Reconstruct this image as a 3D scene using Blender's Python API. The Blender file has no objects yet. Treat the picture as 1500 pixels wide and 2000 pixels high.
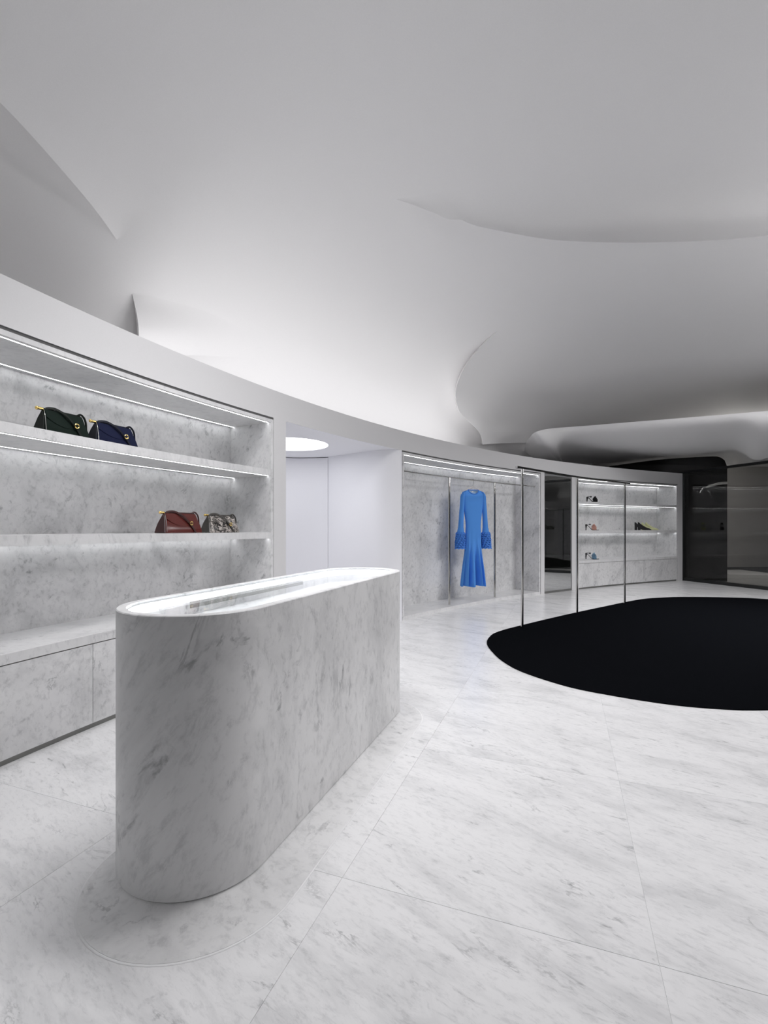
import bpy, bmesh, math, random
import numpy as np
from mathutils import Vector
random.seed(7)
S = bpy.context.scene
COL = S.collection
# ------------------------------------------------------------------ camera
F, HZ, CX, EYE = 944.0, 1032.5, 750.0, 1.15          # focal length and horizon in pixels of the 1500 px frame
cam_d = bpy.data.cameras.new('camera'); cam = bpy.data.objects.new('camera', cam_d); COL.objects.link(cam)
cam_d.sensor_fit = 'HORIZONTAL'; cam_d.sensor_width = 36.0; cam_d.lens = 36.0*F/1500
cam_d.shift_y = (HZ-1000)/1500; cam_d.clip_start = 0.02
cam.location = (0, 0, EYE); cam.rotation_euler = (math.pi/2, 0, 0)
S.camera = cam
# ------------------------------------------------------------------ world, exposure
w = bpy.data.worlds.new('world'); S.world = w; w.use_nodes = True
w.node_tree.nodes['Background'].inputs[0].default_value = (0.02, 0.02, 0.022, 1)
w.node_tree.nodes['Background'].inputs[1].default_value = 1.0
S.view_settings.view_transform = 'Standard'; S.view_settings.look = 'None'
S.view_settings.exposure = -0.12; S.view_settings.gamma = 1.0; S.view_settings.use_curve_mapping = False
cy = S.cycles
cy.use_denoising = True; cy.max_bounces = 9; cy.diffuse_bounces = 6; cy.glossy_bounces = 4
cy.use_adaptive_sampling = True; cy.adaptive_threshold = 0.03
cy.transparent_max_bounces = 10; cy.transmission_bounces = 6
cy.sample_clamp_indirect = 6.0; cy.caustics_reflective = False; cy.caustics_refractive = False
# ------------------------------------------------------------------ plan of the curved wall
C0 = (11.6, -2.94)
def RAD(p):
    t = max(104.0, min(166.0, p))-140
    return -1.07911305e-05*t**3-1.46015220e-04*t**2+3.62279466e-03*t+14.4862786
def WP(p, d=0.0):                                   # plan point: angle p in degrees, d metres into the room
    r = RAD(p)-d; a = math.radians(p)
    return (C0[0]+r*math.cos(a), C0[1]+r*math.sin(a))
def at(px, py, z):                                  # pixel on a known height -> point
    Y = F*(EYE-z)/(py-HZ); return ((px-CX)*Y/F, Y, z)
def phi(px, d=0.0):                                 # wall angle seen at image column px
    lo, hi = 100.0, 164.0
    for _ in range(50):
        m = (lo+hi)/2; x, y = WP(m, d)
        if y > 0 and CX+F*x/y > px: lo = m
        else: hi = m
    return (lo+hi)/2
# ------------------------------------------------------------------ lights
def area(name, loc, target, sx, sy, power, col=(1, 1, 1), spread=180):
    l = bpy.data.lights.new(name, 'AREA'); l.shape = 'RECTANGLE'; l.size = sx; l.size_y = sy
    l.energy = power; l.color = col; l.spread = math.radians(spread)
    o = bpy.data.objects.new(name, l); COL.objects.link(o); o.location = loc
    o.rotation_euler = (Vector(target)-Vector(loc)).to_track_quat('-Z', 'Y').to_euler()
    return o
COOL = (0.995, 0.985, 1.0)
# fill lights added under the ceiling, unseen above the top or right frame edge
area('ceiling_fill', (5.0, 4.3, 3.65), (3.0, 3.3, 0), 1.5, 1.5, 108, COOL, 130)
area('ceiling_fill', (6.3, 5.3, 3.60), (4.6, 7.0, 0), 1.2, 1.2, 115, COOL, 110)
area('ceiling_fill', (-0.1, 2.1, 3.72), (0.1, 3.2, 0), 1.6, 0.5, 48, COOL, 125)
# unseen upward fill added right of the frame, and fill added behind the glass
area('upward_fill', (6.9, 4.6, 2.55), (4.2, 6.4, 4.0), 2.5, .08, 17, COOL)
area('upward_fill', (5.4, 2.4, 2.55), (3.6, 3.2, 4.0), 2.5, .08, 46, COOL)
area('back_room_fill', (8.6, 11.2, 3.0), (8.2, 12.6, .8), .8, .8, 38, (1, .97, .93))
# cove strips lying on the ledge behind the fascia, shining up the curved plaster
def cove(p0, p1, n, power, d=-0.27):
    for i in range(n):
        p = p0+(p1-p0)*(i+.5)/n; x, y = WP(p, d); bx_, by_ = WP(p, d-.40)
        ln = abs(p1-p0)/n*math.pi/180*14.5
        o = area('cove_lamp', (x, y, 2.36), (bx_, by_, 3.35), ln*.95, .05, power/n, COOL)
        a = math.radians(p)+math.pi/2
        # long side along the wall
        zdir = (Vector((x, y, 2.36))-Vector((bx_, by_, 3.35))).normalized()
        xdir = Vector((math.cos(a), math.sin(a), 0)); ydir = zdir.cross(xdir).normalized(); xdir = ydir.cross(zdir)
        from mathutils import Matrix
        o.rotation_euler = Matrix((xdir, ydir, zdir)).transposed().to_euler()
cove(153.5, 133.0, 13, 17.0)
# ------------------------------------------------------------------ materials
def newmat(name):
    m = bpy.data.materials.new(name); m.use_nodes = True
    return m, m.node_tree, m.node_tree.nodes['Principled BSDF']
def plain(name, col, rough=.5, metal=0.0, spec=.5, bump=0.0, bscale=200):
    m, t, b = newmat(name)
    n = t.nodes.new('ShaderNodeTexNoise'); n.inputs['Scale'].default_value = bscale; n.inputs['Detail'].default_value = 3
    g = t.nodes.new('ShaderNodeNewGeometry'); t.links.new(g.outputs['Position'], n.inputs['Vector'])
    r = t.nodes.new('ShaderNodeMixRGB'); r.inputs[1].default_value = (*[c*.96 for c in col], 1); r.inputs[2].default_value = (*[min(1, c*1.04) for c in col], 1)
    t.links.new(n.outputs['Fac'], r.inputs[0]); t.links.new(r.outputs[0], b.inputs['Base Color'])
    b.inputs['Roughness'].default_value = rough; b.inputs['Metallic'].default_value = metal; b.inputs['Specular IOR Level'].default_value = spec
    if bump:
        u = t.nodes.new('ShaderNodeBump'); u.inputs['Strength'].default_value = bump; u.inputs['Distance'].default_value = .002
        t.links.new(n.outputs['Fac'], u.inputs['Height']); t.links.new(u.outputs[0], b.inputs['Normal'])
    return m
def emit(name, col, strength):
    m, t, b = newmat(name)
    b.inputs['Base Color'].default_value = (.8, .8, .8, 1)
    b.inputs['Emission Color'].default_value = (*col, 1); b.inputs['Emission Strength'].default_value = strength
    return m
def marble(name, white, grey, vein, rough, rot=(.5, .3, .6), stretch=(1, 1, .38), scale=1.0, amount=1.0, rnd=True):
    m, t, b = newmat(name); N = t.nodes; L = t.links
    g = N.new('ShaderNodeNewGeometry'); oi = N.new('ShaderNodeObjectInfo')
    sc = N.new('ShaderNodeVectorMath'); sc.operation = 'SCALE'; sc.inputs[0].default_value = (37, 53, 71) if rnd else (0, 0, 0)
    L.new(oi.outputs['Random'], sc.inputs['Scale'])
    ad = N.new('ShaderNodeVectorMath'); ad.operation = 'ADD'; L.new(g.outputs['Position'], ad.inputs[0]); L.new(sc.outputs[0], ad.inputs[1])
    mp = N.new('ShaderNodeMapping'); mp.vector_type = 'TEXTURE'
    mp.inputs['Rotation'].default_value = rot; mp.inputs['Scale'].default_value = [1/(s*scale) for s in stretch]
    L.new(ad.outputs[0], mp.inputs[0])
    def noise(s, det, ro, dist):
        n = N.new('ShaderNodeTexNoise'); n.inputs['Scale'].default_value = s; n.inputs['Detail'].default_value = det
        n.inputs['Roughness'].default_value = ro; n.inputs['Distortion'].default_value = dist
        L.new(mp.outputs[0], n.inputs['Vector']); return n.outputs['Fac']
    def math_(op, a, bb=None, clamp=False):
        q = N.new('ShaderNodeMath'); q.operation = op; q.use_clamp = clamp
        for i, v in enumerate((a, bb)):
            if v is None: continue
            if isinstance(v, (int, float)): q.inputs[i].default_value = v
            else: L.new(v, q.inputs[i])
        return q.outputs[0]
    def ramp(v, a, bb):
        q = N.new('ShaderNodeMapRange'); q.interpolation_type = 'SMOOTHSTEP'
        q.inputs['From Min'].default_value = a; q.inputs['From Max'].default_value = bb
        L.new(v, q.inputs['Value']); return q.outputs[0]
    cloud = ramp(noise(2.4, 9, .66, .5), .42, .74)
    v1 = math_('ABSOLUTE', math_('SUBTRACT', noise(3.4, 8, .62, .9), .5))
    line = math_('SUBTRACT', 1.0, ramp(v1, 0.0, .022))
    mask = ramp(noise(4.1, 4, .6, .3), .54, .72)
    veins = math_('MULTIPLY', line, mask)
    fleck = ramp(noise(13, 9, .68, .4), .57, .70)
    mask2 = ramp(noise(1.9, 5, .6, .5), .42, .62)
    fl = math_('MULTIPLY', fleck, mask2)
    fine = ramp(noise(26, 8, .72, .35), .47, .70)
    c1 = N.new('ShaderNodeMixRGB'); c1.inputs[1].default_value = (*white, 1); c1.inputs[2].default_value = (*grey, 1)
    s1 = math_('ADD', math_('MULTIPLY', cloud, .55*amount), math_('MULTIPLY', fine, .42*amount), True); L.new(s1, c1.inputs[0])
    c2 = N.new('ShaderNodeMixRGB'); L.new(c1.outputs[0], c2.inputs[1]); c2.inputs[2].default_value = (*vein, 1)
    s2 = math_('ADD', math_('MULTIPLY', veins, .50*amount), math_('MULTIPLY', fl, .55*amount), True); L.new(s2, c2.inputs[0])
    L.new(c2.outputs[0], b.inputs['Base Color']); b.inputs['Roughness'].default_value = rough
    return m
def pane_mat(name, tint, refl, f0, fmax=1.0):
    m = bpy.data.materials.new(name); m.use_nodes = True; t = m.node_tree; t.nodes.clear()
    o = t.nodes.new('ShaderNodeOutputMaterial'); tr = t.nodes.new('ShaderNodeBsdfTransparent'); gl = t.nodes.new('ShaderNodeBsdfGlossy')
    tr.inputs[0].default_value = (*tint, 1); gl.inputs[0].default_value = (*refl, 1); gl.inputs['Roughness'].default_value = 0.01
    lw = t.nodes.new('ShaderNodeLayerWeight'); lw.inputs[0].default_value = .5      # Schlick reflection, the same from both faces
    pw = t.nodes.new('ShaderNodeMath'); pw.operation = 'POWER'; pw.inputs[1].default_value = 5.0; t.links.new(lw.outputs['Facing'], pw.inputs[0])
    fr = t.nodes.new('ShaderNodeMapRange'); fr.inputs['To Min'].default_value = f0; fr.inputs['To Max'].default_value = fmax; t.links.new(pw.outputs[0], fr.inputs['Value'])
    mx = t.nodes.new('ShaderNodeMixShader'); t.links.new(fr.outputs[0], mx.inputs[0]); t.links.new(tr.outputs[0], mx.inputs[1]); t.links.new(gl.outputs[0], mx.inputs[2])
    t.links.new(mx.outputs[0], o.inputs[0]); return m
M = {}
M['plaster'] = plain('ceiling_plaster', (.86, .855, .855), .55, spec=.3)
M['satin'] = plain('satin_white_paint', (.68, .675, .68), .30)
M['white'] = plain('white_paint', (.84, .84, .87), .5, spec=.3)
M['floor'] = marble('floor_marble', (.80, .798, .802), (.55, .552, .56), (.25, .255, .265), .24, rot=(.2, .3, -.62), stretch=(.8, 2.6, 1.6), amount=1.2)
M['grout'] = plain('grout', (.80, .80, .805), .7)
M['wall_marble'] = marble('wall_marble', (.73, .728, .73), (.44, .442, .448), (.22, .225, .235), .3, rot=(.6, .5, .7), stretch=(1, 1, .6), scale=1.2, amount=1.35)
M['shelf_marble'] = marble('shelf_marble', (.73, .728, .73), (.48, .482, .488), (.25, .255, .265), .28, rot=(.3, 1.2, .2), stretch=(.5, 1.2, 1), amount=.95)
M['counter_marble'] = marble('counter_marble', (.76, .758, .758), (.48, .482, .485), (.13, .135, .145), .40, rot=(.35, .55, .3), stretch=(1, 1, .36), scale=.9, amount=1.35, rnd=False)
M['led'] = emit('led', (.97, .98, 1), 14.0)
M['led_soft'] = emit('led_soft', (.97, .98, 1), 16.0)
M['disc'] = emit('ceiling_diffuser', (.97, .975, 1), 5.0)
M['steel'] = plain('polished_steel', (.62, .61, .59), .12, metal=1.0)
M['steel_dark'] = plain('dark_steel', (.16, .16, .16), .3, metal=.8)
M['gap'] = plain('shadow_gap', (.10, .10, .10), .6)
M['kick'] = plain('grey_plinth', (.24, .24, .23), .35, metal=.6)
M['mirror'] = plain('mirror_silver', (.86, .87, .87), .0, metal=1.0)
M['black_frame'] = plain('black_frame', (.008, .009, .009), .35)
M['smoked'] = pane_mat('smoked_glass', (.70, .70, .69), (.8, .8, .8), .045)
M['smoked_dark'] = pane_mat('black_smoked_glass', (.10, .10, .105), (.7, .7, .7), .04)
M['glass'] = pane_mat('clear_glass', (.97, .98, .985), (1, 1, 1), .03, .45)
M['carpet'] = plain('black_carpet', (.0046, .0050, .0062), .95, spec=.0, bump=.6, bscale=350)
M['dark_wall'] = plain('dark_plaster', (.10, .10, .10), .7)
M['grey_wall'] = plain('grey_plaster', (.42, .41, .40), .6)
# ------------------------------------------------------------------ helpers
def obj(name, V, Fc, mat, parent=None, smooth=False, auto=None):
    me = bpy.data.meshes.new(name)
    if parent is not None:
        pl = Vector(parent['_base']) if '_base' in parent else Vector((0, 0, 0))
        V = [(v[0]-pl[0], v[1]-pl[1], v[2]-pl[2]) for v in V]
    me.from_pydata([tuple(map(float, v)) for v in V], [], Fc)
    bm = bmesh.new(); bm.from_mesh(me); bmesh.ops.recalc_face_normals(bm, faces=bm.faces); bm.to_mesh(me); bm.free()
    if smooth or auto:
        me.shade_smooth()
        if auto: me.set_sharp_from_angle(angle=math.radians(auto))
    me.materials.append(mat)
    o = bpy.data.objects.new(name, me); COL.objects.link(o)
    if parent is not None: o.parent = parent
    return o
def bobj(name, bm, mat, parent=None, auto=40):       # bmesh in the parent's local space
    me = bpy.data.meshes.new(name); bm.to_mesh(me); bm.free(); me.materials.append(mat)
    if auto: me.shade_smooth(); me.set_sharp_from_angle(angle=math.radians(auto))
    o = bpy.data.objects.new(name, me); COL.objects.link(o)
    if parent is not None: o.parent = parent
    return o
def tag(o, label, cat, group=None):
    o['label'] = label; o['category'] = cat
    if group: o['group'] = group
    return o
def thing(name, label, cat, loc, rz=0.0, group=None, world=False):
    o = bpy.data.objects.new(name, None); COL.objects.link(o); o.location = loc; o.rotation_euler = (0, 0, rz)
    o.empty_display_size = .1
    if world: o['_base'] = tuple(loc)                # children are given in world coordinates
    return tag(o, label, cat, group)
def struct(o): o['kind'] = 'structure'; return o
class MB:
    def __init__(s): s.V = []; s.F = []
    def add(s, V, Fc):
        k = len(s.V); s.V += list(V); s.F += [tuple(i+k for i in f) for f in Fc]; return s
    def grid(s, rows, closed_u=False, closed_v=False):
        n = len(rows); m = len(rows[0]); k = len(s.V)
        for r in rows: s.V += [tuple(p) for p in r]
        for i in range(n if closed_v else n-1):
            for j in range(m if closed_u else m-1):
                a, b = i % n, (i+1) % n; c, d = j % m, (j+1) % m
                s.F.append((k+a*m+c, k+a*m+d, k+b*m+d, k+b*m+c))
        return s
    def box(s, x0, x1, y0, y1, z0, z1):
        return s.add([(x0, y0, z0), (x1, y0, z0), (x1, y1, z0), (x0, y1, z0), (x0, y0, z1), (x1, y0, z1), (x1, y1, z1), (x0, y1, z1)],
                     [(0, 3, 2, 1), (4, 5, 6, 7), (0, 1, 5, 4), (1, 2, 6, 5), (2, 3, 7, 6), (3, 0, 4, 7)])
    def arc(s, p0, p1, d0, d1, z0, z1, step=.6):     # curved block following the wall
        n = max(1, int(abs(p1-p0)/step)+1); rows = []
        for i in range(n+1):
            p = p0+(p1-p0)*i/n; a = WP(p, d0); b = WP(p, d1)
            rows.append([(*a, z0), (*b, z0), (*b, z1), (*a, z1)])
        k = len(s.V); s.grid(rows, closed_u=True)
        s.F.append((k, k+1, k+2, k+3)); e = k+4*n; s.F.append((e+3, e+2, e+1, e)); return s
    def prism(s, poly, z0, z1):
        n = len(poly); k = len(s.V)
        s.V += [(x, y, z0) for x, y in poly]+[(x, y, z1) for x, y in poly]
        s.F += [tuple(k+i for i in range(n))[::-1], tuple(k+n+i for i in range(n))]
        s.F += [(k+i, k+(i+1) % n, k+n+(i+1) % n, k+n+i) for i in range(n)]; return s
    def tube(s, pts, r, n=10, cap=True, closed=False):
        P = [Vector(p) for p in pts]; rows = []; up = None
        for i, p in enumerate(P):
            if closed: t = P[(i+1) % len(P)]-P[i-1]
            else: t = P[min(i+1, len(P)-1)]-P[max(i-1, 0)]
            t.normalize()
            if up is None: up = Vector((0, 0, 1)) if abs(t.z) < .9 else Vector((1, 0, 0))
            a = t.cross(up).normalized(); b = a.cross(t).normalized(); up = b
            rr = r[i] if isinstance(r, (list, tuple)) else r
            rows.append([p+a*rr*math.cos(2*math.pi*j/n)+b*rr*math.sin(2*math.pi*j/n) for j in range(n)])
        k = len(s.V); s.grid(rows, closed_u=True, closed_v=closed)
        if cap and not closed:
            s.F.append(tuple(range(k, k+n))[::-1]); e = k+n*(len(P)-1); s.F.append(tuple(range(e, e+n)))
        return s
    def ball(s, c, rx, ry, rz, nu=12, nv=8):
        rows = []
        for i in range(nv+1):
            t = math.pi*i/nv
            t = min(max(t, .02), math.pi-.02)
            rows.append([(c[0]+rx*math.sin(t)*math.cos(2*math.pi*j/nu), c[1]+ry*math.sin(t)*math.sin(2*math.pi*j/nu), c[2]+rz*math.cos(t)) for j in range(nu)])
        k = len(s.V); s.grid(rows, closed_u=True); s.F.append(tuple(range(k, k+nu))); e = k+nu*nv; s.F.append(tuple(range(e, e+nu))[::-1]); return s
    def build(s, name, mat, parent=None, auto=35, smooth=False): return obj(name, s.V, s.F, mat, parent, smooth=smooth, auto=auto)
def arcpath(p0, p1, d, z, n): return [(*WP(p0+(p1-p0)*i/n, d), z) for i in range(n+1)]
def catmull(P, k=8, closed=False):
    P = [np.array(p, float) for p in P]; n = len(P); out = []
    for i in range(n if closed else n-1):
        a, b, c, d = (P[(i-1) % n], P[i], P[(i+1) % n], P[(i+2) % n]) if closed else (P[max(i-1, 0)], P[i], P[i+1], P[min(i+2, n-1)])
        for j in range(k):
            t = j/k
            out.append(.5*((2*b)+(c-a)*t+(2*a-5*b+4*c-d)*t*t+(3*b-a-3*c+d)*t**3))
    if not closed: out.append(P[-1])
    return out
ss = lambda a, b, x: (lambda t: t*t*(3-2*t))(min(1, max(0, (x-a)/(b-a))))

# ================================================================== FLOOR
fl = struct(MB().add([(-5, -6, -.045), (10, -6, -.045), (10, 17, -.045), (-5, 17, -.045), (-5, -6, -.0021), (10, -6, -.0021), (10, 17, -.0021), (-5, 17, -.0021)],
     [(0, 3, 2, 1), (4, 5, 6, 7), (0, 1, 5, 4), (1, 2, 6, 5), (2, 3, 7, 6), (3, 0, 4, 7)]).build('floor', M['grout'], auto=None))
SA = math.radians(20.4); cs, sn = math.cos(SA), math.sin(SA); SU, SV = .92, 1.0
slab = bpy.data.meshes.new('slab')
bb = MB(); g = .0005; e = .0005
bb.V = [(g, g, -.002), (SU-g, g, -.002), (SU-g, SV-g, -.002), (g, SV-g, -.002), (g, g, -e), (SU-g, g, -e), (SU-g, SV-g, -e), (g, SV-g, -e),
        (g+e, g+e, 0), (SU-g-e, g+e, 0), (SU-g-e, SV-g-e, 0), (g+e, SV-g-e, 0)]
bb.F = [(8, 9, 10, 11)]+[(i, (i+1) % 4, 4+(i+1) % 4, 4+i) for i in range(4)]+[(4+i, 4+(i+1) % 4, 8+(i+1) % 4, 8+i) for i in range(4)]
slab.from_pydata(bb.V, [], bb.F); slab.materials.append(M['floor'])
for i in range(-14, 16):
    for j in range(-9, 20):
        u, v = -.684+i*SU, 1.445+j*SV
        uc, vc = u+SU/2, v+SV/2
        x, y = uc*cs+vc*sn, -uc*sn+vc*cs
        d = 14.4-math.hypot(x-C0[0], y-C0[1])
        if not (-4.3 < x < 9.3 and -4.2 < y < 13.6) or d < -2.4: continue
        if y < .35 and abs(x) > 3.4: continue
        if x > 1.2*y+2.0 and x > 7.6: continue
        o = bpy.data.objects.new('slab', slab); COL.objects.link(o); o.parent = fl
        o.location = (u*cs+v*sn, -u*sn+v*cs, 0); o.rotation_euler = (0, 0, -SA)

# ================================================================== CURVED FASCIA WALL
P1R = phi(534); PV = phi(558.5); PJ = phi(785)
P2L, P2R = phi(786.5), phi(1055.5)
PM0, PM1 = phi(1064.5), phi(1117)
P4L, P4R = phi(1128.5), phi(1323.5); PEND = phi(1333)
wl = MB()
wl.arc(PEND, 176, -.12, 0, 2.13, 2.375)                       # beam
wl.arc(PV, P1R-.02, -.52, 0, 0, 2.13, .2)                     # pier left of the opening
wl.arc(P2R-.05, PM0+.06, -.50, 0, 0, 2.13, .3)                # pier between rail niche and mirror
wl.arc(PM0-.02, PM1+.02, -.5, -.03, 0, 2.13, .5)              # backing behind the mirror
wl.arc(PM1, P4L+.02, -.50, 0, 0, 2.13, .3)
wl.arc(P4R-.02, PEND, -.5, 0, 0, 2.13, .3)
wl.arc(PEND, 176, -1.75, -.12, 2.30, 2.33)                    # ledge on top
wall = struct(wl.build('wall_left', M['satin'], auto=30))
# opening: rounded jamb on the right, curved room behind
A = (-.76, 6.58); Bj = (-.20, 6.10); Fp = WP(PJ, 0); Fq = WP(PJ+2.3, 0)
jam = [A]
q0, q1, q2 = np.array(Bj), np.array((.015, 5.905)), np.array(WP(PJ+.15, 0))
for k in range(13):
    t = k/12; jam.append(tuple(q0*(1-t)**2+2*q1*t*(1-t)+q2*t*t))
jam += [WP(PJ, 0), WP(PJ, -.55), (-.45, 7.05)]
struct(MB().prism(jam, 0, 2.13).build('wall_right_jamb', M['white'], auto=30)).name = 'wall_opening'
VC = (-1.10, 5.62); VR = math.hypot(A[0]-VC[0], A[1]-VC[1])
def cyl(a0, a1, r0, r1, z0, z1, n=24):
    m = MB(); rows = []
    for i in range(n+1):
        a = math.radians(a0+(a1-a0)*i/n); c_, s_ = math.cos(a), math.sin(a)
        rows.append([(VC[0]+r0*c_, VC[1]+r0*s_, z0), (VC[0]+r1*c_, VC[1]+r1*s_, z0), (VC[0]+r1*c_, VC[1]+r1*s_, z1), (VC[0]+r0*c_, VC[1]+r0*s_, z1)])
    k = 0; m.grid(rows, closed_u=True); m.F.append((0, 1, 2, 3)); e = 4*n; m.F.append((e+3, e+2, e+1, e)); return m
a_seam = math.degrees(math.atan2(A[1]-VC[1], A[0]-VC[0]))
struct(cyl(a_seam+48, 236, VR, VR+.08, 0, 2.13).build('wall_back', M['white'], auto=30))
struct(cyl(a_seam+.25, a_seam+47.7, VR+.0, VR+.05, .004, 2.118).build('door_1', M['white'], auto=30))
struct(cyl(a_seam-2, a_seam+48.2, VR+.055, VR+.09, 0, 2.13).build('trim_1', M['gap'], auto=30))
vp = [WP(PV+.05, -.004), *[WP(PV+.05+(PJ-PV)*q/8, -.004) for q in range(1, 9)], WP(PJ, -.6), (-.3, 7.1), (-1.6, 7.0), (-2.4, 6.0), (-2.3, 5.0), WP(PV+1.0, -.53), WP(PV, -.53)]
cm = MB()                                                    # ceiling of the vestibule with a round opening
ring = [(VC[0]+.45*math.cos(2*math.pi*i/48), VC[1]+.45*math.sin(2*math.pi*i/48)) for i in range(48)]
def radial_hit(poly, c, a):
    best = None; dx, dy = math.cos(a), math.sin(a)
    for i in range(len(poly)):
        x1, y1 = poly[i]; x2, y2 = poly[(i+1) % len(poly)]
        ex, ey = x2-x1, y2-y1; den = dx*ey-dy*ex
        if abs(den) < 1e-9: continue
        t = ((x1-c[0])*ey-(y1-c[1])*ex)/den; s_ = ((x1-c[0])*dy-(y1-c[1])*dx)/den
        if t > 0 and -1e-6 <= s_ <= 1+1e-6: best = t if best is None else max(best, t)
    return (c[0]+dx*(best or 1), c[1]+dy*(best or 1))
angs = sorted([2*math.pi*i/48 for i in range(48)]+[math.atan2(y-VC[1], x-VC[0]) % (2*math.pi) for x, y in vp])
ring = [(VC[0]+.45*math.cos(a_), VC[1]+.45*math.sin(a_)) for a_ in angs]
outr = [radial_hit(vp, VC, a_) for a_ in angs]
cm.grid([[(x, y, 2.1265) for x, y in outr], [(x, y, 2.1265) for x, y in ring], [(x, y, 2.16) for x, y in ring], [(x, y, 2.16) for x, y in outr]], closed_u=True, closed_v=True)
struct(cm.build('ceiling_opening', M['white'], auto=30)).name = 'ceiling_opening'
cl = thing('ceiling_light', 'large round glowing ceiling light recessed above the white opening', 'ceiling light', (VC[0], VC[1], 2.15), world=True)
MB().prism([(VC[0]+.449*math.cos(2*math.pi*i/48), VC[1]+.449*math.sin(2*math.pi*i/48)) for i in range(48)], 2.142, 2.150).build('diffuser', M['disc'], cl)
rr = MB(); rows = []
for i in range(48):
    a = 2*math.pi*i/48; c_, s_ = math.cos(a), math.sin(a)
    rows.append([(VC[0]+q*c_, VC[1]+q*s_, z) for q, z in ((.4495, 2.128), (.458, 2.128), (.458, 2.150), (.4495, 2.150))])
rr.grid(rows, closed_u=True, closed_v=True).build('rim', M['white'], cl)

# ================================================================== NICHES
ND = .50
def led_pair(parent, p0, p1, z):
    for d in (-.035, -ND+.045):
        o = MB().arc(p0, p1, d-.0045, d+.0045, z-.0003, z+.0004).build('led_strip', M['led'], parent)
def niche(name, label, cat, p0, p1, group=None):            # p0 right end (smaller angle), p1 left end
    x, y = WP((p0+p1)/2, -.25)
    n = thing(name, label, cat, (x, y, 0), world=True, group=group)
    MB().arc(p0, p1, -ND-.03, -ND, 0, 2.112).build('back_panel', M['wall_marble'], n)
    t = .030/14.5*180/math.pi
    MB().arc(p0, p0+t, -ND, -.002, 0, 2.112, .1).build('side_panel', M['wall_marble'], n)
    MB().arc(p1-t, p1, -ND, -.002, 0, 2.112, .1).build('side_panel', M['wall_marble'], n)
    tp = MB().arc(p0+t, p1-t, -ND, -.002, 2.085, 2.112).build('top_panel', M['shelf_marble'], n); tp['_base'] = n['_base']
    led_pair(tp, p0+t+.02, p1-t-.02, 2.085)
    MB().arc(p0, p1, -.10, -.006, 2.112, 2.129).build('shadow_gap', M['gap'], n)
    return n, p0+t, p1-t
def shelf(n, a, b, ztop, th=.053):
    sh_ = MB().arc(a, b, -ND, -.004, ztop-th, ztop).build('shelf', M['shelf_marble'], n); sh_['_base'] = n['_base']
    led_pair(sh_, a+.02, b-.02, ztop-th)
def bench(n, a, b, seams):
    MB().arc(a, b, -ND, -.002, .49, .54).build('bench_top', M['shelf_marble'], n)
    MB().arc(a, b, -.06, -.035, 0, .488).build('carcass', M['gap'], n)
    MB().arc(a, b, -.034, -.016, 0, .028).build('toe_kick', M['kick'], n)
    for s0, s1 in zip(seams[:-1], seams[1:]):
        MB().arc(s0+.006, s1-.006, -.032, -.003, .030, .484).build('door', M['wall_marble'], n)
n1, a, b = niche('shelving_unit', 'long marble shelving unit with lit shelves and bench behind the counter, holding the handbags', 'shelving', P1R, 175.8)
for z in (1.669, 1.117): shelf(n1, a, b, z)
bench(n1, a, b, [a, phi(182)-3.9, phi(182), phi(182)+3.9, phi(182)+7.8, phi(182)+11.7, b])
n4, a, b = niche('shelving_unit', 'marble shelving unit with lit shelves displaying shoes, right of the tall mirror', 'shelving', P4R, P4L)
for z in (1.669, 1.117): shelf(n4, a, b, z)
bench(n4, a, b, [a, phi(1257), phi(1160), b])
n2, a, b = niche('hanging_niche', 'marble wall niche with a chrome hanging rail behind the blue dress', 'niche', P2R, P2L)
MB().arc(a, b, -ND, -.002, 0, .045).build('plinth', M['shelf_marble'], n2)
RD, RZ = -.105, 1.895
MB().tube(arcpath(a+.02, b, RD, RZ, 24), .010, 8).build('rail', M['steel'], n2)
xe, ye = WP(a+.02, RD)
MB().tube([(*WP(a, RD), RZ), (*WP(a+.05, RD), RZ)], .016, 10).build('rail_bracket', M['steel'], n2)
for px in (877.5, 966):
    x, y = WP(phi(px, RD), RD)
    MB().tube([(x, y, .045), (x, y, RZ-.009)], .0155, 14).build('pole', M['steel'], n2)
# mirror
x, y = WP((PM0+PM1)/2, -.02)
mr = thing('mirror', 'tall frameless wall mirror between the hanging niche and the shoe shelves', 'mirror', (x, y, 0), world=True)
mbx = MB(); pA, pB = WP(PM0-.02, -.012), WP(PM1+.02, -.012); pA2, pB2 = WP(PM0-.02, -.03), WP(PM1+.02, -.03)
mbx.prism([pA, pB, pB2, pA2], .035, 2.118).build('mirror_glass', M['mirror'], mr, auto=None)
mbx = MB().prism([WP(PM0-.02, -.004), WP(PM1+.02, -.004), WP(PM1+.02, -.03), WP(PM0-.02, -.03)], 0, .033).build('bottom_rail', M['kick'], mr, auto=None)

# ================================================================== CEILING (one undulating plaster shell with raised lips)
def Bsurf(p, s):
    """p angle (deg), s 0..1 from behind the fascia up the cove, 1.. onwards over the room (metres)."""
    wv = 1.5-.62*ss(160, 155, -(-p)) if False else (.92+.5*ss(153, 158, p)+.45*ss(131, 121, p)+.85*ss(124, 116, p))
    z0 = 2.30
    zc = 3.86-.12*ss(128, 116, p)+.0*p
    a = 2.35+.2*ss(153, 158, p)+.55*ss(131, 121, p)+.85*ss(124, 116, p); bh = zc-z0
    if s <= 1:
        t = s*math.pi/2; n = .92
        d = -wv+a*(1-math.cos(t)**n); z = z0+bh*math.sin(t)**n
    else:
        d = -wv+a+(s-1); z = zc-.022*(s-1)**2*(1 if s < 3.5 else 1)+0
        z = zc-.10*math.sin(min(s-1, 6)/6*math.pi)
    x, y = WP(p, d); return (x, y, z)
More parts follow.
